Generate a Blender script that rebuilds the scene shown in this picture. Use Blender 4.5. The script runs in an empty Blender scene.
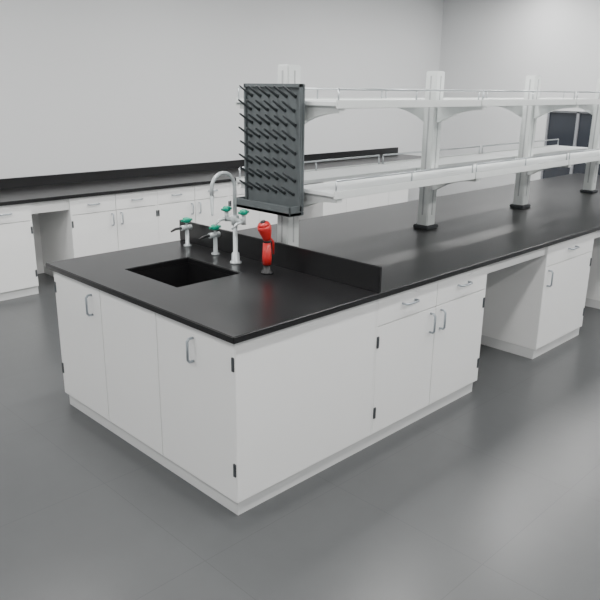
import bpy, bmesh, math, random
from mathutils import Vector, Matrix
random.seed(3)
SC=bpy.context.scene.collection
# ------------------------------------------------------------ materials
def mat(name,col,rough=.5,metal=0,noise=0,nscale=20,bump=0,coat=0,emit=0,alpha=None,spec=.5):
    m=bpy.data.materials.new(name);m.use_nodes=True;nt=m.node_tree;b=nt.nodes["Principled BSDF"]
    b.inputs["Base Color"].default_value=(*col,1);b.inputs["Roughness"].default_value=rough
    b.inputs["Metallic"].default_value=metal;b.inputs["Coat Weight"].default_value=coat
    b.inputs["Specular IOR Level"].default_value=spec
    if emit:
        b.inputs["Emission Color"].default_value=(*col,1);b.inputs["Emission Strength"].default_value=emit
    if noise or bump:
        tc=nt.nodes.new("ShaderNodeTexCoord");n=nt.nodes.new("ShaderNodeTexNoise")
        n.inputs["Scale"].default_value=nscale;n.inputs["Detail"].default_value=5
        nt.links.new(tc.outputs["Object"],n.inputs["Vector"])
        if noise:
            r=nt.nodes.new("ShaderNodeMapRange");r.inputs[3].default_value=1-noise;r.inputs[4].default_value=1+noise
            nt.links.new(n.outputs[0],r.inputs[0])
            mx=nt.nodes.new("ShaderNodeVectorMath");mx.operation='SCALE';mx.inputs[0].default_value=col
            nt.links.new(r.outputs[0],mx.inputs[3]);nt.links.new(mx.outputs[0],b.inputs["Base Color"])
        if bump:
            bp=nt.nodes.new("ShaderNodeBump");bp.inputs["Strength"].default_value=bump;bp.inputs["Distance"].default_value=.002
            nt.links.new(n.outputs[0],bp.inputs["Height"]);nt.links.new(bp.outputs[0],b.inputs["Normal"])
    return m
WHITE=mat("cabinet_white_lacquer",(.86,.865,.86),.38,noise=.015,nscale=6)
GAP=mat("cabinet_gap_shadow",(.12,.125,.13),.7)
BLACK=mat("black_epoxy_worktop",(.010,.010,.011),.29,noise=.25,nscale=90,bump=.04)
SINK=mat("black_epoxy_sink",(.008,.008,.009),.4)
METAL=mat("brushed_handle_steel",(.42,.46,.5),.35,.85)
HINGE=mat("dark_hinge_steel",(.12,.13,.14),.4,.7)
TOE=mat("toe_kick_grey",(.66,.67,.67),.5)
RACKW=mat("reagent_rack_white",(.72,.75,.74),.4,noise=.02,nscale=8)
RACKG=mat("reagent_rack_foot_grey",(.05,.055,.06),.5)
SHELF=mat("reagent_shelf_board",(.76,.79,.79),.35)
RAIL=mat("rail_steel",(.5,.53,.55),.3,.8)
PEG=mat("drying_rack_grey",(.10,.115,.12),.55)
PEGD=mat("drying_peg_grey",(.04,.046,.05),.45)
TAPW=mat("tap_epoxy_grey",(.50,.54,.55),.28,.2)
GREEN=mat("tap_handle_green",(.0,.30,.19),.35)
RED=mat("eyewash_red",(.50,.02,.02),.35)
BLK=mat("rubber_black",(.015,.015,.017),.5)
WALLM=mat("wall_paint_white",(.66,.672,.682),.85,noise=.015,nscale=1.2)
CEIL=mat("ceiling_panel_white",(.75,.75,.75),.9,noise=.01,nscale=3)
GLASS=mat("dark_window_glass",(.03,.035,.045),.12)
FRAME=mat("window_frame_grey",(.25,.26,.28),.4)
LAMP=mat("light_diffuser",(1,.99,.97),.6,emit=7)
TRIM=mat("baseboard_grey",(.45,.46,.47),.5)
SOCK=mat("socket_plastic_white",(.8,.8,.8),.4)

def floor_mat():
    m=bpy.data.materials.new("polished_grey_tile");m.use_nodes=True;nt=m.node_tree;b=nt.nodes["Principled BSDF"]
    g=nt.nodes.new("ShaderNodeNewGeometry");mp=nt.nodes.new("ShaderNodeMapping");mp.inputs["Location"].default_value=(.25,.1,0)
    br=nt.nodes.new("ShaderNodeTexBrick");br.offset=0;br.inputs["Scale"].default_value=1
    br.inputs["Color1"].default_value=(.082,.086,.089,1);br.inputs["Color2"].default_value=(.086,.090,.093,1)
    br.inputs["Mortar"].default_value=(.064,.067,.070,1);br.inputs["Mortar Size"].default_value=.002
    br.inputs["Mortar Smooth"].default_value=.3
    br.inputs["Brick Width"].default_value=.8;br.inputs["Row Height"].default_value=.8
    n=nt.nodes.new("ShaderNodeTexNoise");n.inputs["Scale"].default_value=9;n.inputs["Detail"].default_value=8
    r=nt.nodes.new("ShaderNodeMapRange");r.inputs[3].default_value=.94;r.inputs[4].default_value=1.06
    v=nt.nodes.new("ShaderNodeVectorMath");v.operation='SCALE'
    L=nt.links.new
    L(g.outputs["Position"],mp.inputs[0]);L(mp.outputs[0],br.inputs[0]);L(g.outputs["Position"],n.inputs[0])
    L(n.outputs[0],r.inputs[0]);L(br.outputs[0],v.inputs[0]);L(r.outputs[0],v.inputs[3]);L(v.outputs[0],b.inputs["Base Color"])
    b.inputs["Roughness"].default_value=.3
    b.inputs["Specular IOR Level"].default_value=.42
    return m
FLOOR=floor_mat()

# ------------------------------------------------------------ mesh builder
class MB:
    def __init__(s,name): s.name=name;s.bm=bmesh.new();s.mats=[]
    def mi(s,m):
        if m not in s.mats: s.mats.append(m)
        return s.mats.index(m)
    def box(s,x0,x1,y0,y1,z0,z1,m,bev=0.0,M=None):
        t=bmesh.new();bmesh.ops.create_cube(t,size=1)
        for v in t.verts: v.co=Vector((x0+(v.co.x+.5)*(x1-x0),y0+(v.co.y+.5)*(y1-y0),z0+(v.co.z+.5)*(z1-z0)))
        if bev: bmesh.ops.bevel(t,geom=t.edges[:],offset=bev,segments=2,affect='EDGES',clamp_overlap=True)
        s._merge(t,m,M)
    def _merge(s,t,m,M=None,smooth=False):
        if M is not None: bmesh.ops.transform(t,matrix=M,verts=t.verts)
        i=s.mi(m);mp={}
        for v in t.verts: mp[v]=s.bm.verts.new(v.co)
        for f in t.faces:
            try: nf=s.bm.faces.new([mp[v] for v in f.verts])
            except ValueError: continue
            nf.material_index=i;nf.smooth=smooth
        t.free()
    def tube(s,pts,r,m,seg=12,caps=True):
        pts=[Vector(p) for p in pts];n=len(pts)
        rs=r if isinstance(r,(list,tuple)) else [r]*n
        t=bmesh.new();rings=[];prev=None
        for i,p in enumerate(pts):
            if i==0:d=pts[1]-p
            elif i==n-1:d=p-pts[i-1]
            else:
                d=(pts[i+1]-p).normalized()+(p-pts[i-1]).normalized()
            if d.length<1e-9:d=Vector((0,0,1))
            d.normalize()
            if prev is None:
                a=Vector((0,0,1)) if abs(d.z)<.9 else Vector((1,0,0))
                u=d.cross(a).normalized()
            else: u=(prev-d*prev.dot(d)).normalized()
            prev=u;w=d.cross(u)
            rings.append([t.verts.new(p+(u*math.cos(2*math.pi*k/seg)+w*math.sin(2*math.pi*k/seg))*rs[i]) for k in range(seg)])
        for i in range(n-1):
            for k in range(seg):
                t.faces.new([rings[i][k],rings[i][(k+1)%seg],rings[i+1][(k+1)%seg],rings[i+1][k]])
        if caps: t.faces.new(rings[0][::-1]);t.faces.new(rings[-1])
        i=s.mi(m);mp={}
        for v in t.verts: mp[v]=s.bm.verts.new(v.co)
        for f in t.faces:
            nf=s.bm.faces.new([mp[v] for v in f.verts]);nf.material_index=i;nf.smooth=len(f.verts)==4
        t.free()
    def prism(s,poly,axis,a0,a1,m,bev=0):
        t=bmesh.new()
        def P(q,a):
            return {'x':(a,q[0],q[1]),'y':(q[0],a,q[1]),'z':(q[0],q[1],a)}[axis]
        A=[t.verts.new(P(q,a0)) for q in poly];B=[t.verts.new(P(q,a1)) for q in poly]
        n=len(poly)
        t.faces.new(A);t.faces.new(B[::-1])
        for k in range(n): t.faces.new([A[k],B[k],B[(k+1)%n],A[(k+1)%n]])
        bmesh.ops.recalc_face_normals(t,faces=t.faces)
        if bev: bmesh.ops.bevel(t,geom=t.edges[:],offset=bev,segments=2,affect='EDGES',clamp_overlap=True)
        s._merge(t,m)
    def slab_hole(s,xs,ys,z0,z1,m,bev=.004):
        t=bmesh.new();top={};bot={}
        for i,x in enumerate(xs):
            for j,y in enumerate(ys):
                top[i,j]=t.verts.new((x,y,z1));bot[i,j]=t.verts.new((x,y,z0))
        nx,ny=len(xs)-1,len(ys)-1
        solid=lambda i,j:0<=i<nx and 0<=j<ny and not(i==1 and j==1)
        for i in range(nx):
            for j in range(ny):
                if not solid(i,j): continue
                t.faces.new([top[i,j],top[i+1,j],top[i+1,j+1],top[i,j+1]])
                t.faces.new([bot[i,j],bot[i,j+1],bot[i+1,j+1],bot[i+1,j]])
                for di,dj,a,b in ((-1,0,(i,j+1),(i,j)),(1,0,(i+1,j),(i+1,j+1)),(0,-1,(i,j),(i+1,j)),(0,1,(i+1,j+1),(i,j+1))):
                    if not solid(i+di,j+dj): t.faces.new([top[b],top[a],bot[a],bot[b]])
        bmesh.ops.recalc_face_normals(t,faces=t.faces)
        ed=[e for e in t.edges if len(e.link_faces)==2 and e.calc_face_angle(0)>.5]
        bmesh.ops.bevel(t,geom=ed,offset=bev,segments=3,affect='EDGES',clamp_overlap=True)
        s._merge(t,m)
    def done(s,parent=None):
        me=bpy.data.meshes.new(s.name);bmesh.ops.recalc_face_normals(s.bm,faces=s.bm.faces);s.bm.to_mesh(me);s.bm.free()
        for m in s.mats: me.materials.append(m)
        o=bpy.data.objects.new(s.name,me);SC.objects.link(o)
        if parent: o.parent=parent
        return o
def empty(n):
    e=bpy.data.objects.new(n,None);SC.objects.link(e);return e

def handle(mb,c,n,d,L=.11,off=.032):
    c=Vector(c);n=Vector(n);d=Vector(d);pts=[]
    a=c-d*L/2;b=c+d*L/2
    pts=[a,a+n*off*.7,a+n*off+d*.012,b+n*off-d*.012,b+n*off*.7,b]
    mb.tube(pts,.0065,METAL,8)
def panel(mb,axis,f,a0,a1,z0,z1,m=None,t=.018,g=.0025):
    m=m or WHITE
    if axis=='y': mb.box(a0+g,a1-g,f,f+t,z0+g,z1-g,m,.0015)
    else: mb.box(f,f+t,a0+g,a1-g,z0+g,z1-g,m,.0015)
def hng(mb,axis,f,a,z):
    if axis=='y': mb.box(a-.008,a+.008,f-.006,f+.004,z-.032,z+.032,HINGE,.002)
    else: mb.box(f-.006,f+.004,a-.008,a+.008,z-.032,z+.032,HINGE,.002)
def hd(mb,axis,f,a,z,vert=True):
    n=(0,-1,0) if axis=='y' else (-1,0,0)
    d=(0,0,1) if vert else ((1,0,0) if axis=='y' else (0,1,0))
    c=(a,f,z) if axis=='y' else (f,a,z)
    handle(mb,c,n,d)

W=1.68;TOP=.88;UT=.848;TK=.075;DR=.685
FX=.03;FY=.03
XEND=6.9
island=empty("lab_island_bench")
wt=MB("worktop")
SX0,SX1,SY0,SY1=.26,.68,.76,1.25
wt.slab_hole([0,SX0,SX1,XEND],[0,SY0,SY1,W],UT,TOP,BLACK)
wt.done(island)
wt=MB("worktop_splash_panel")
wt.box(.928,.948,.0,W,TOP,TOP+.135,BLACK,.003)
wt.done()
sk=MB("sink_basin")
zb=.58
sk.box(SX0-.02,SX0-.001,SY0-.02,SY1+.02,zb,UT,SINK);sk.box(SX1+.001,SX1+.02,SY0-.02,SY1+.02,zb,UT,SINK)
sk.box(SX0-.02,SX1+.02,SY0-.02,SY0-.001,zb,UT,SINK);sk.box(SX0-.02,SX1+.02,SY1+.001,SY1+.02,zb,UT,SINK)
sk.box(SX0-.02,SX1+.02,SY0-.02,SY1+.02,zb-.015,zb,SINK)
sk.tube([(.47,1.0,zb-.08),(.47,1.0,zb+.004)],.035,HINGE,20)
sk.done(island)
cb=MB("cabinets")
t=.018
cb.box(FX+t+.002,.95,FY+t+.002,FY+t+.02,TK,UT,GAP)
cb.box(FX+t+.002,FX+t+.02,FY+t+.002,W-FY-t,TK,UT,GAP)
cb.box(FX+t,.95,W-FY-t,W-FY,TK,UT,WHITE,.001)
cb.box(.93,.95,FY+t,W-FY-t,TK,UT,WHITE)
cb.box(FX+t,.95,FY+t,W-FY-t,TK,TK+.02,WHITE)
cb.box(FX+.018,2.0-.005,FY+.018,W-FY-.018,0,TK,TOE)
panel(cb,'y',FY,FX,.955,TK,UT)
ys=[FX,.61,1.13,W-FX]
for a,b in zip(ys[:-1],ys[1:]): panel(cb,'x',FX,a,b,TK,UT-.0)
hd(cb,'x',FX,.32,.73);hd(cb,'x',FX,1.22,.73)
for z in (.24,.74): hng(cb,'x',FX,FX+.012,z);hng(cb,'x',FX,W-FX-.012,z)
def base_cab(mb,x0,x1,front_units,both=True,y0=FY,y1=W-FY,plinth=True):
    mb.box(x0+t+.001,x1-t-.001,y0+t+.002,y1-t-.002,TK,UT,GAP)
    mb.box(x0,x0+t,y0+.002,y1-.002,TK,UT,WHITE,.001)
    mb.box(x1-t,x1,y0+.002,y1-.002,TK,UT,WHITE,.001)
    if plinth: mb.box(x0+.001,x1-.001,y0+.018,y1-.018,0,TK,TOE)
    for a,b,hs in front_units:
        panel(mb,'y',y0,a,b,DR,UT);panel(mb,'y',y0,a,b,TK,DR)
        m=(a+b)/2;hd(mb,'y',y0,m,.77,False)
        mb.box(m+.05,m+.09,y0-.002,y0+.003,.81,.825,SOCK)
        hx=b-.05 if hs>0 else a+.05
        hd(mb,'y',y0,hx,.60)
        ex=a+.012 if hs>0 else b-.012
        for z in (.20,.60): hng(mb,'y',y0,ex,z)
    if both:
        for a,b,hs in front_units:
            mb.box(a+.0025,b-.0025,y1-t,y1,DR+.0025,UT-.0025,WHITE,.0015);mb.box(a+.0025,b-.0025,y1-t,y1,TK+.0025,DR-.0025,WHITE,.0015)
base_cab(cb,.955,2.02,[(.965,1.49,1),(1.49,2.015,-1)],plinth=False)
base_cab(cb,2.80,3.56,[(2.80,3.56,-1)])
base_cab(cb,4.36,5.40,[(4.36,4.88,1),(4.88,5.40,-1)])
base_cab(cb,6.15,6.87,[(6.15,6.87,-1)])
for a,b in ((2.02,2.80),(3.56,4.36),(5.40,6.15)):
    cb.box(a,b,FY+.02,FY+.04,.77,UT,WHITE,.001)
    cb.box(a,b,W/2-.01,W/2+.01,.05,UT,WHITE)
cb.done(island)

# ------------------------------------------------------------ taps
def bench_tap(x,y,h=.12):
    b=MB("gas_tap_valve")
    b.tube([(x,y,TOP),(x,y,TOP+.008),(x,y,TOP+.012),(x,y,TOP+h)],[.026,.026,.013,.012],TAPW,16)
    z=TOP+h
    b.tube([(x+.03,y,z),(x-.045,y,z)],[.017,.016],TAPW,14)
    b.tube([(x-.045,y,z),(x-.085,y,z+.0),(x-.12,y,z-.012)],[.009,.008,.006],BLK,12)
    b.tube([(x,y,z+.01),(x,y,z+.035)],.008,TAPW,12)
    b.tube([(x,y,z+.03),(x,y,z+.036),(x,y,z+.058),(x,y,z+.062)],[.016,.027,.025,.016],GREEN,10)
    b.tube([(x-.04,y,z+.046),(x+.04,y,z+.046)],.008,GREEN,8)
    b.done()
bench_tap(.86,1.50);bench_tap(.85,1.20)
f=MB("lab_gooseneck_faucet")
x,y=.80,.95
f.tube([(x,y,TOP),(x,y,TOP+.01),(x,y,TOP+.015),(x,y,TOP+.06),(x,y,TOP+.065),(x,y,TOP+.25)],[.034,.034,.024,.022,.014,.013],TAPW,18)
f.tube([(x,y,TOP+.22),(x,y,TOP+.225),(x,y,TOP+.275),(x,y,TOP+.28)],[.014,.022,.022,.014],TAPW,16)
GH=.44
arc=[(x,y,TOP+.27),(x,y,TOP+GH)]
for k in range(1,13):
    a=math.pi*k/12;arc.append((x-.08*(1-math.cos(a)),y,TOP+GH+.08*math.sin(a)))
arc.append((x-.16,y,TOP+GH-.04))
f.tube(arc,.0105,TAPW,14)
zs=[];rs=[]
for k in range(9):
    zs+= [(x-.16,y,TOP+GH-.04-.012*k),(x-.16,y,TOP+GH-.04-.012*k-.010)];rs+=[.013-.0006*k,.009-.0005*k]
f.tube(zs,rs,TAPW,12)
f.tube([(x,y-.075,TOP+.25),(x,y+.075,TOP+.25)],.014,TAPW,12)
for s in (-1,1):
    yy=y+s*.075
    f.tube([(x,yy,TOP+.235),(x,yy,TOP+.29)],[.013,.011],TAPW,12)
    f.tube([(x,yy,TOP+.29),(x,yy,TOP+.295),(x,yy,TOP+.315),(x,yy,TOP+.32)],[.013,.024,.022,.013],GREEN,10)
    f.tube([(x-.035,yy,TOP+.304),(x+.035,yy,TOP+.304)],.007,GREEN,8)
    f.tube([(x,yy,TOP+.25),(x-.05,yy,TOP+.245),(x-.085,yy,TOP+.22)],[.009,.008,.005],TAPW,10)
f.done()
e=MB("eyewash_sprayer")
x,y=.78,.66
e.tube([(x,y,TOP),(x,y,TOP+.012),(x,y,TOP+.018),(x,y,TOP+.05)],[.036,.034,.022,.018],BLK,18)
e.tube([(x,y,TOP+.05),(x,y,TOP+.09),(x,y,TOP+.17)],[.024,.026,.021],RED,18)
e.tube([(x,y,TOP+.168),(x,y,TOP+.186)],[.019,.018],BLK,14)
e.tube([(x,y,TOP+.184),(x-.002,y,TOP+.20),(x-.008,y,TOP+.225),(x-.016,y,TOP+.25),(x-.022,y,TOP+.268)],[.020,.025,.032,.038,.036],RED,20)
e.tube([(x-.021,y,TOP+.266),(x-.025,y,TOP+.278),(x-.028,y,TOP+.286)],[.034,.031,.018],RED,18)
e.tube([(x-.0275,y,TOP+.285),(x-.030,y,TOP+.292)],[.018,.012],BLK,16)
e.tube([(x+.015,y,TOP+.205),(x+.045,y,TOP+.17),(x+.048,y,TOP+.10)],[.006,.007,.005],RED,8)
e.done()

# ------------------------------------------------------------ drying rack
d=MB("peg_drying_rack")
DX=1.03;y0,y1,z0,z1=.65,1.12,1.19,1.87
d.box(DX,DX+.02,y0,y1,z0,z1,PEG,.004)
for a,b,c,dd in ((y0,y1,z1-.02,z1),(y0,y0+.018,z0,z1),(y1-.018,y1,z0,z1)):
    d.box(DX-.015,DX,a,b,c,dd,PEG,.003)
d.box(DX-.09,DX+.02,y0,y1,z0-.02,z0,PEG,.003)
d.box(DX-.09,DX-.08,y0,y1,z0-.02,z0+.035,PEG,.003)
d.box(DX-.09,DX,y0,y0+.01,z0-.02,z0+.035,PEG,.002);d.box(DX-.09,DX,y1-.01,y1,z0-.02,z0+.035,PEG,.002)
for r in range(8):
    for c in range(6):
        yy=y0+.055+c*.071+(.0 if r%2 else .01);zz=z0+.09+r*.075
        d.tube([(DX,yy,zz),(DX-.012,yy,zz+.004),(DX-.09,yy,zz+.05),(DX-.095,yy,zz+.053)],[.011,.008,.0055,.003],PEGD,8)
d.box(DX+.02,DX+.032,.80,.90,1.25,1.80,RACKW,.002)
d.done()

# ------------------------------------------------------------ reagent rack
rk=empty("reagent_rack")
CY=.85
LV=(1.29,1.76)
PT=1.97
posts=[1.12,2.52,3.92,5.32]
p=MB("posts")
for X in posts:
    p.box(X-.05,X+.05,CY-.045,CY+.045,TOP+.02,PT,RACKW,.006)
    p.box(X-.004,X+.004,CY-.048,CY-.044,TOP+.1,PT-.03,TRIM)
    p.box(X-.052,X-.048,CY-.006,CY+.006,TOP+.1,PT-.03,TRIM)
    p.box(X-.07,X+.07,CY-.065,CY+.065,TOP,TOP+.026,RACKG,.006)
for lv in LV:
    for X in posts:
        for s in (-1,1):
            pol=[(CY+s*.045,lv-.13)]
            for k in range(9):
                q=k/8
                pol.append((CY+s*(.07+.33*q),lv-.035-.09*(1-q)**2.2))
            pol+=[(CY+s*.40,lv),(CY+s*.045,lv)]
            p.prism(pol,'x',X-.022,X+.022,RACKW,.0015)
p.done(rk)
s_=MB("shelves")
for lv in LV:
    for k in range(3):
        a,b=posts[k]-.05,posts[k+1]-.06
        if k==2:b=posts[3]+.06
        for s in (-1,1):
            ya,yb=sorted((CY+s*.07,CY+s*.40))
            s_.box(a,b,ya,yb,lv,lv+.022,SHELF,.003)
            yo=CY+s*.40
            s_.box(a,b,min(yo,yo+s*.012),max(yo,yo+s*.012),lv-.012,lv+.03,RACKW,.002)
            s_.tube([(a+.02,yo,lv+.085),(b-.02,yo,lv+.085)],.006,RAIL,8)
            for q in (a+.02,(a+b)/2,b-.02): s_.tube([(q,yo,lv+.02),(q,yo,lv+.085)],.005,RAIL,8)
s_.done(rk)

# ------------------------------------------------------------ wall bench
YB=3.95;YW=4.72
wb=MB("wall_lab_bench")
WX0,WX1=-2.6,7.2
wb.box(WX0,WX1,YB,YW-.003,UT,TOP,BLACK,.003)
wb.box(WX0,WX1,YW-.024,YW-.003,TOP,TOP+.10,BLACK,.002)
segs=[(-1.9,-.95,2),(-.95,.0,2),(.0,.95,2),(1.32,2.27,2),(2.27,3.22,2),(3.22,4.1,2),(4.75,5.65,2),(5.65,6.55,2)]
for a,b,n in segs:
    w=(b-a)/n
    base_cab(wb,a,b,[(a+i*w,a+(i+1)*w,1 if i%2==0 else -1) for i in range(n)],both=False,y0=YB+.03,y1=YW-.01)
for a,b in ((.95,1.32),(4.1,4.75),(6.55,7.2)):
    wb.box(a,b,YB+.05,YB+.07,.74,UT,WHITE);wb.box(a,b,YW-.05,YW-.03,.0,UT,WHITE)
wb.done()

# ------------------------------------------------------------ room
RX0,RX1,RY0,RY1,RZ=-4.0,8.2,-5.0,YW,3.3
def rb(n,*a,m=WALLM):
    b=MB(n);b.box(*a,m);return b.done()
rb("floor",RX0-.1,RX1+.1,RY0-.1,RY1+.1,-.1,0,m=FLOOR)
rb("ceiling",RX0-.1,RX1+.1,RY0-.1,RY1+.1,RZ,RZ+.1,m=CEIL)
rb("wall_back",RX0-.1,RX1+.1,RY1,RY1+.1,0,RZ)
rb("wall_left",RX0-.1,RX0,RY0,RY1,0,RZ)
rb("wall_front",RX0-.1,RX1+.1,RY0-.1,RY0,0,RZ)
wy0,wy1,wz0,wz1=-.8,2.8,.5,1.58
w=MB("wall_right")
w.box(RX1,RX1+.1,RY0,wy0,0,RZ,WALLM);w.box(RX1,RX1+.1,wy1,RY1,0,RZ,WALLM)
w.box(RX1,RX1+.1,wy0,wy1,0,wz0,WALLM);w.box(RX1,RX1+.1,wy0,wy1,wz1,RZ,WALLM);w.done()
wn=MB("window_1")
wn.box(RX1+.05,RX1+.06,wy0,wy1,wz0,wz1,GLASS)
n=8
for i in range(n+1):
    yy=wy0+(wy1-wy0)*i/n;wn.box(RX1+.02,RX1+.07,yy-.02,yy+.02,wz0,wz1,FRAME,.003)
for zz in (wz0,wz0+.55,wz1): wn.box(RX1+.02,RX1+.07,wy0,wy1,zz-.025,zz+.025,FRAME,.003)
wn.box(RX1-.04,RX1+.05,wy0-.03,wy1+.03,wz0-.04,wz0-.02,SOCK,.003)
wn.done()
b=MB("baseboard_back");b.box(RX0,RX1,RY1-.012,RY1-.001,0,.1,TRIM);b.done()
b=MB("baseboard_right");b.box(RX1-.012,RX1-.001,RY0,RY1-.02,0,.1,TRIM);b.done()

for i,X in enumerate((-2.2,.3,2.8,5.3,7.2)):
    for j,Y in enumerate((-3.0,-1.0,1.2,2.9)):
        c=MB("ceiling_light_panel")
        c.box(X-.6,X+.6,Y-.15,Y+.15,RZ-.03,RZ-.001,SOCK,.003)
        c.box(X-.57,X+.57,Y-.12,Y+.12,RZ-.034,RZ-.03,LAMP)
        c.done()
        l=bpy.data.lights.new("ceiling_lamp",'AREA');l.shape='RECTANGLE';l.size=1.1;l.size_y=.24;l.energy=36;l.color=(1,.985,.96)
        lo=bpy.data.objects.new("ceiling_lamp",l);SC.objects.link(lo);lo.location=(X,Y,RZ-.04)
wd=bpy.data.worlds.new("w");bpy.context.scene.world=wd;wd.use_nodes=True
wd.node_tree.nodes["Background"].inputs[0].default_value=(.75,.8,.9,1);wd.node_tree.nodes["Background"].inputs[1].default_value=.3

cd=bpy.data.cameras.new("camera");co=bpy.data.objects.new("camera",cd);SC.objects.link(co)
co.location=(-1.668,-2.049,1.849);co.rotation_euler=(1.273,-.012,-.781);cd.lens=36*691/600;cd.sensor_width=36
bpy.context.scene.camera=co
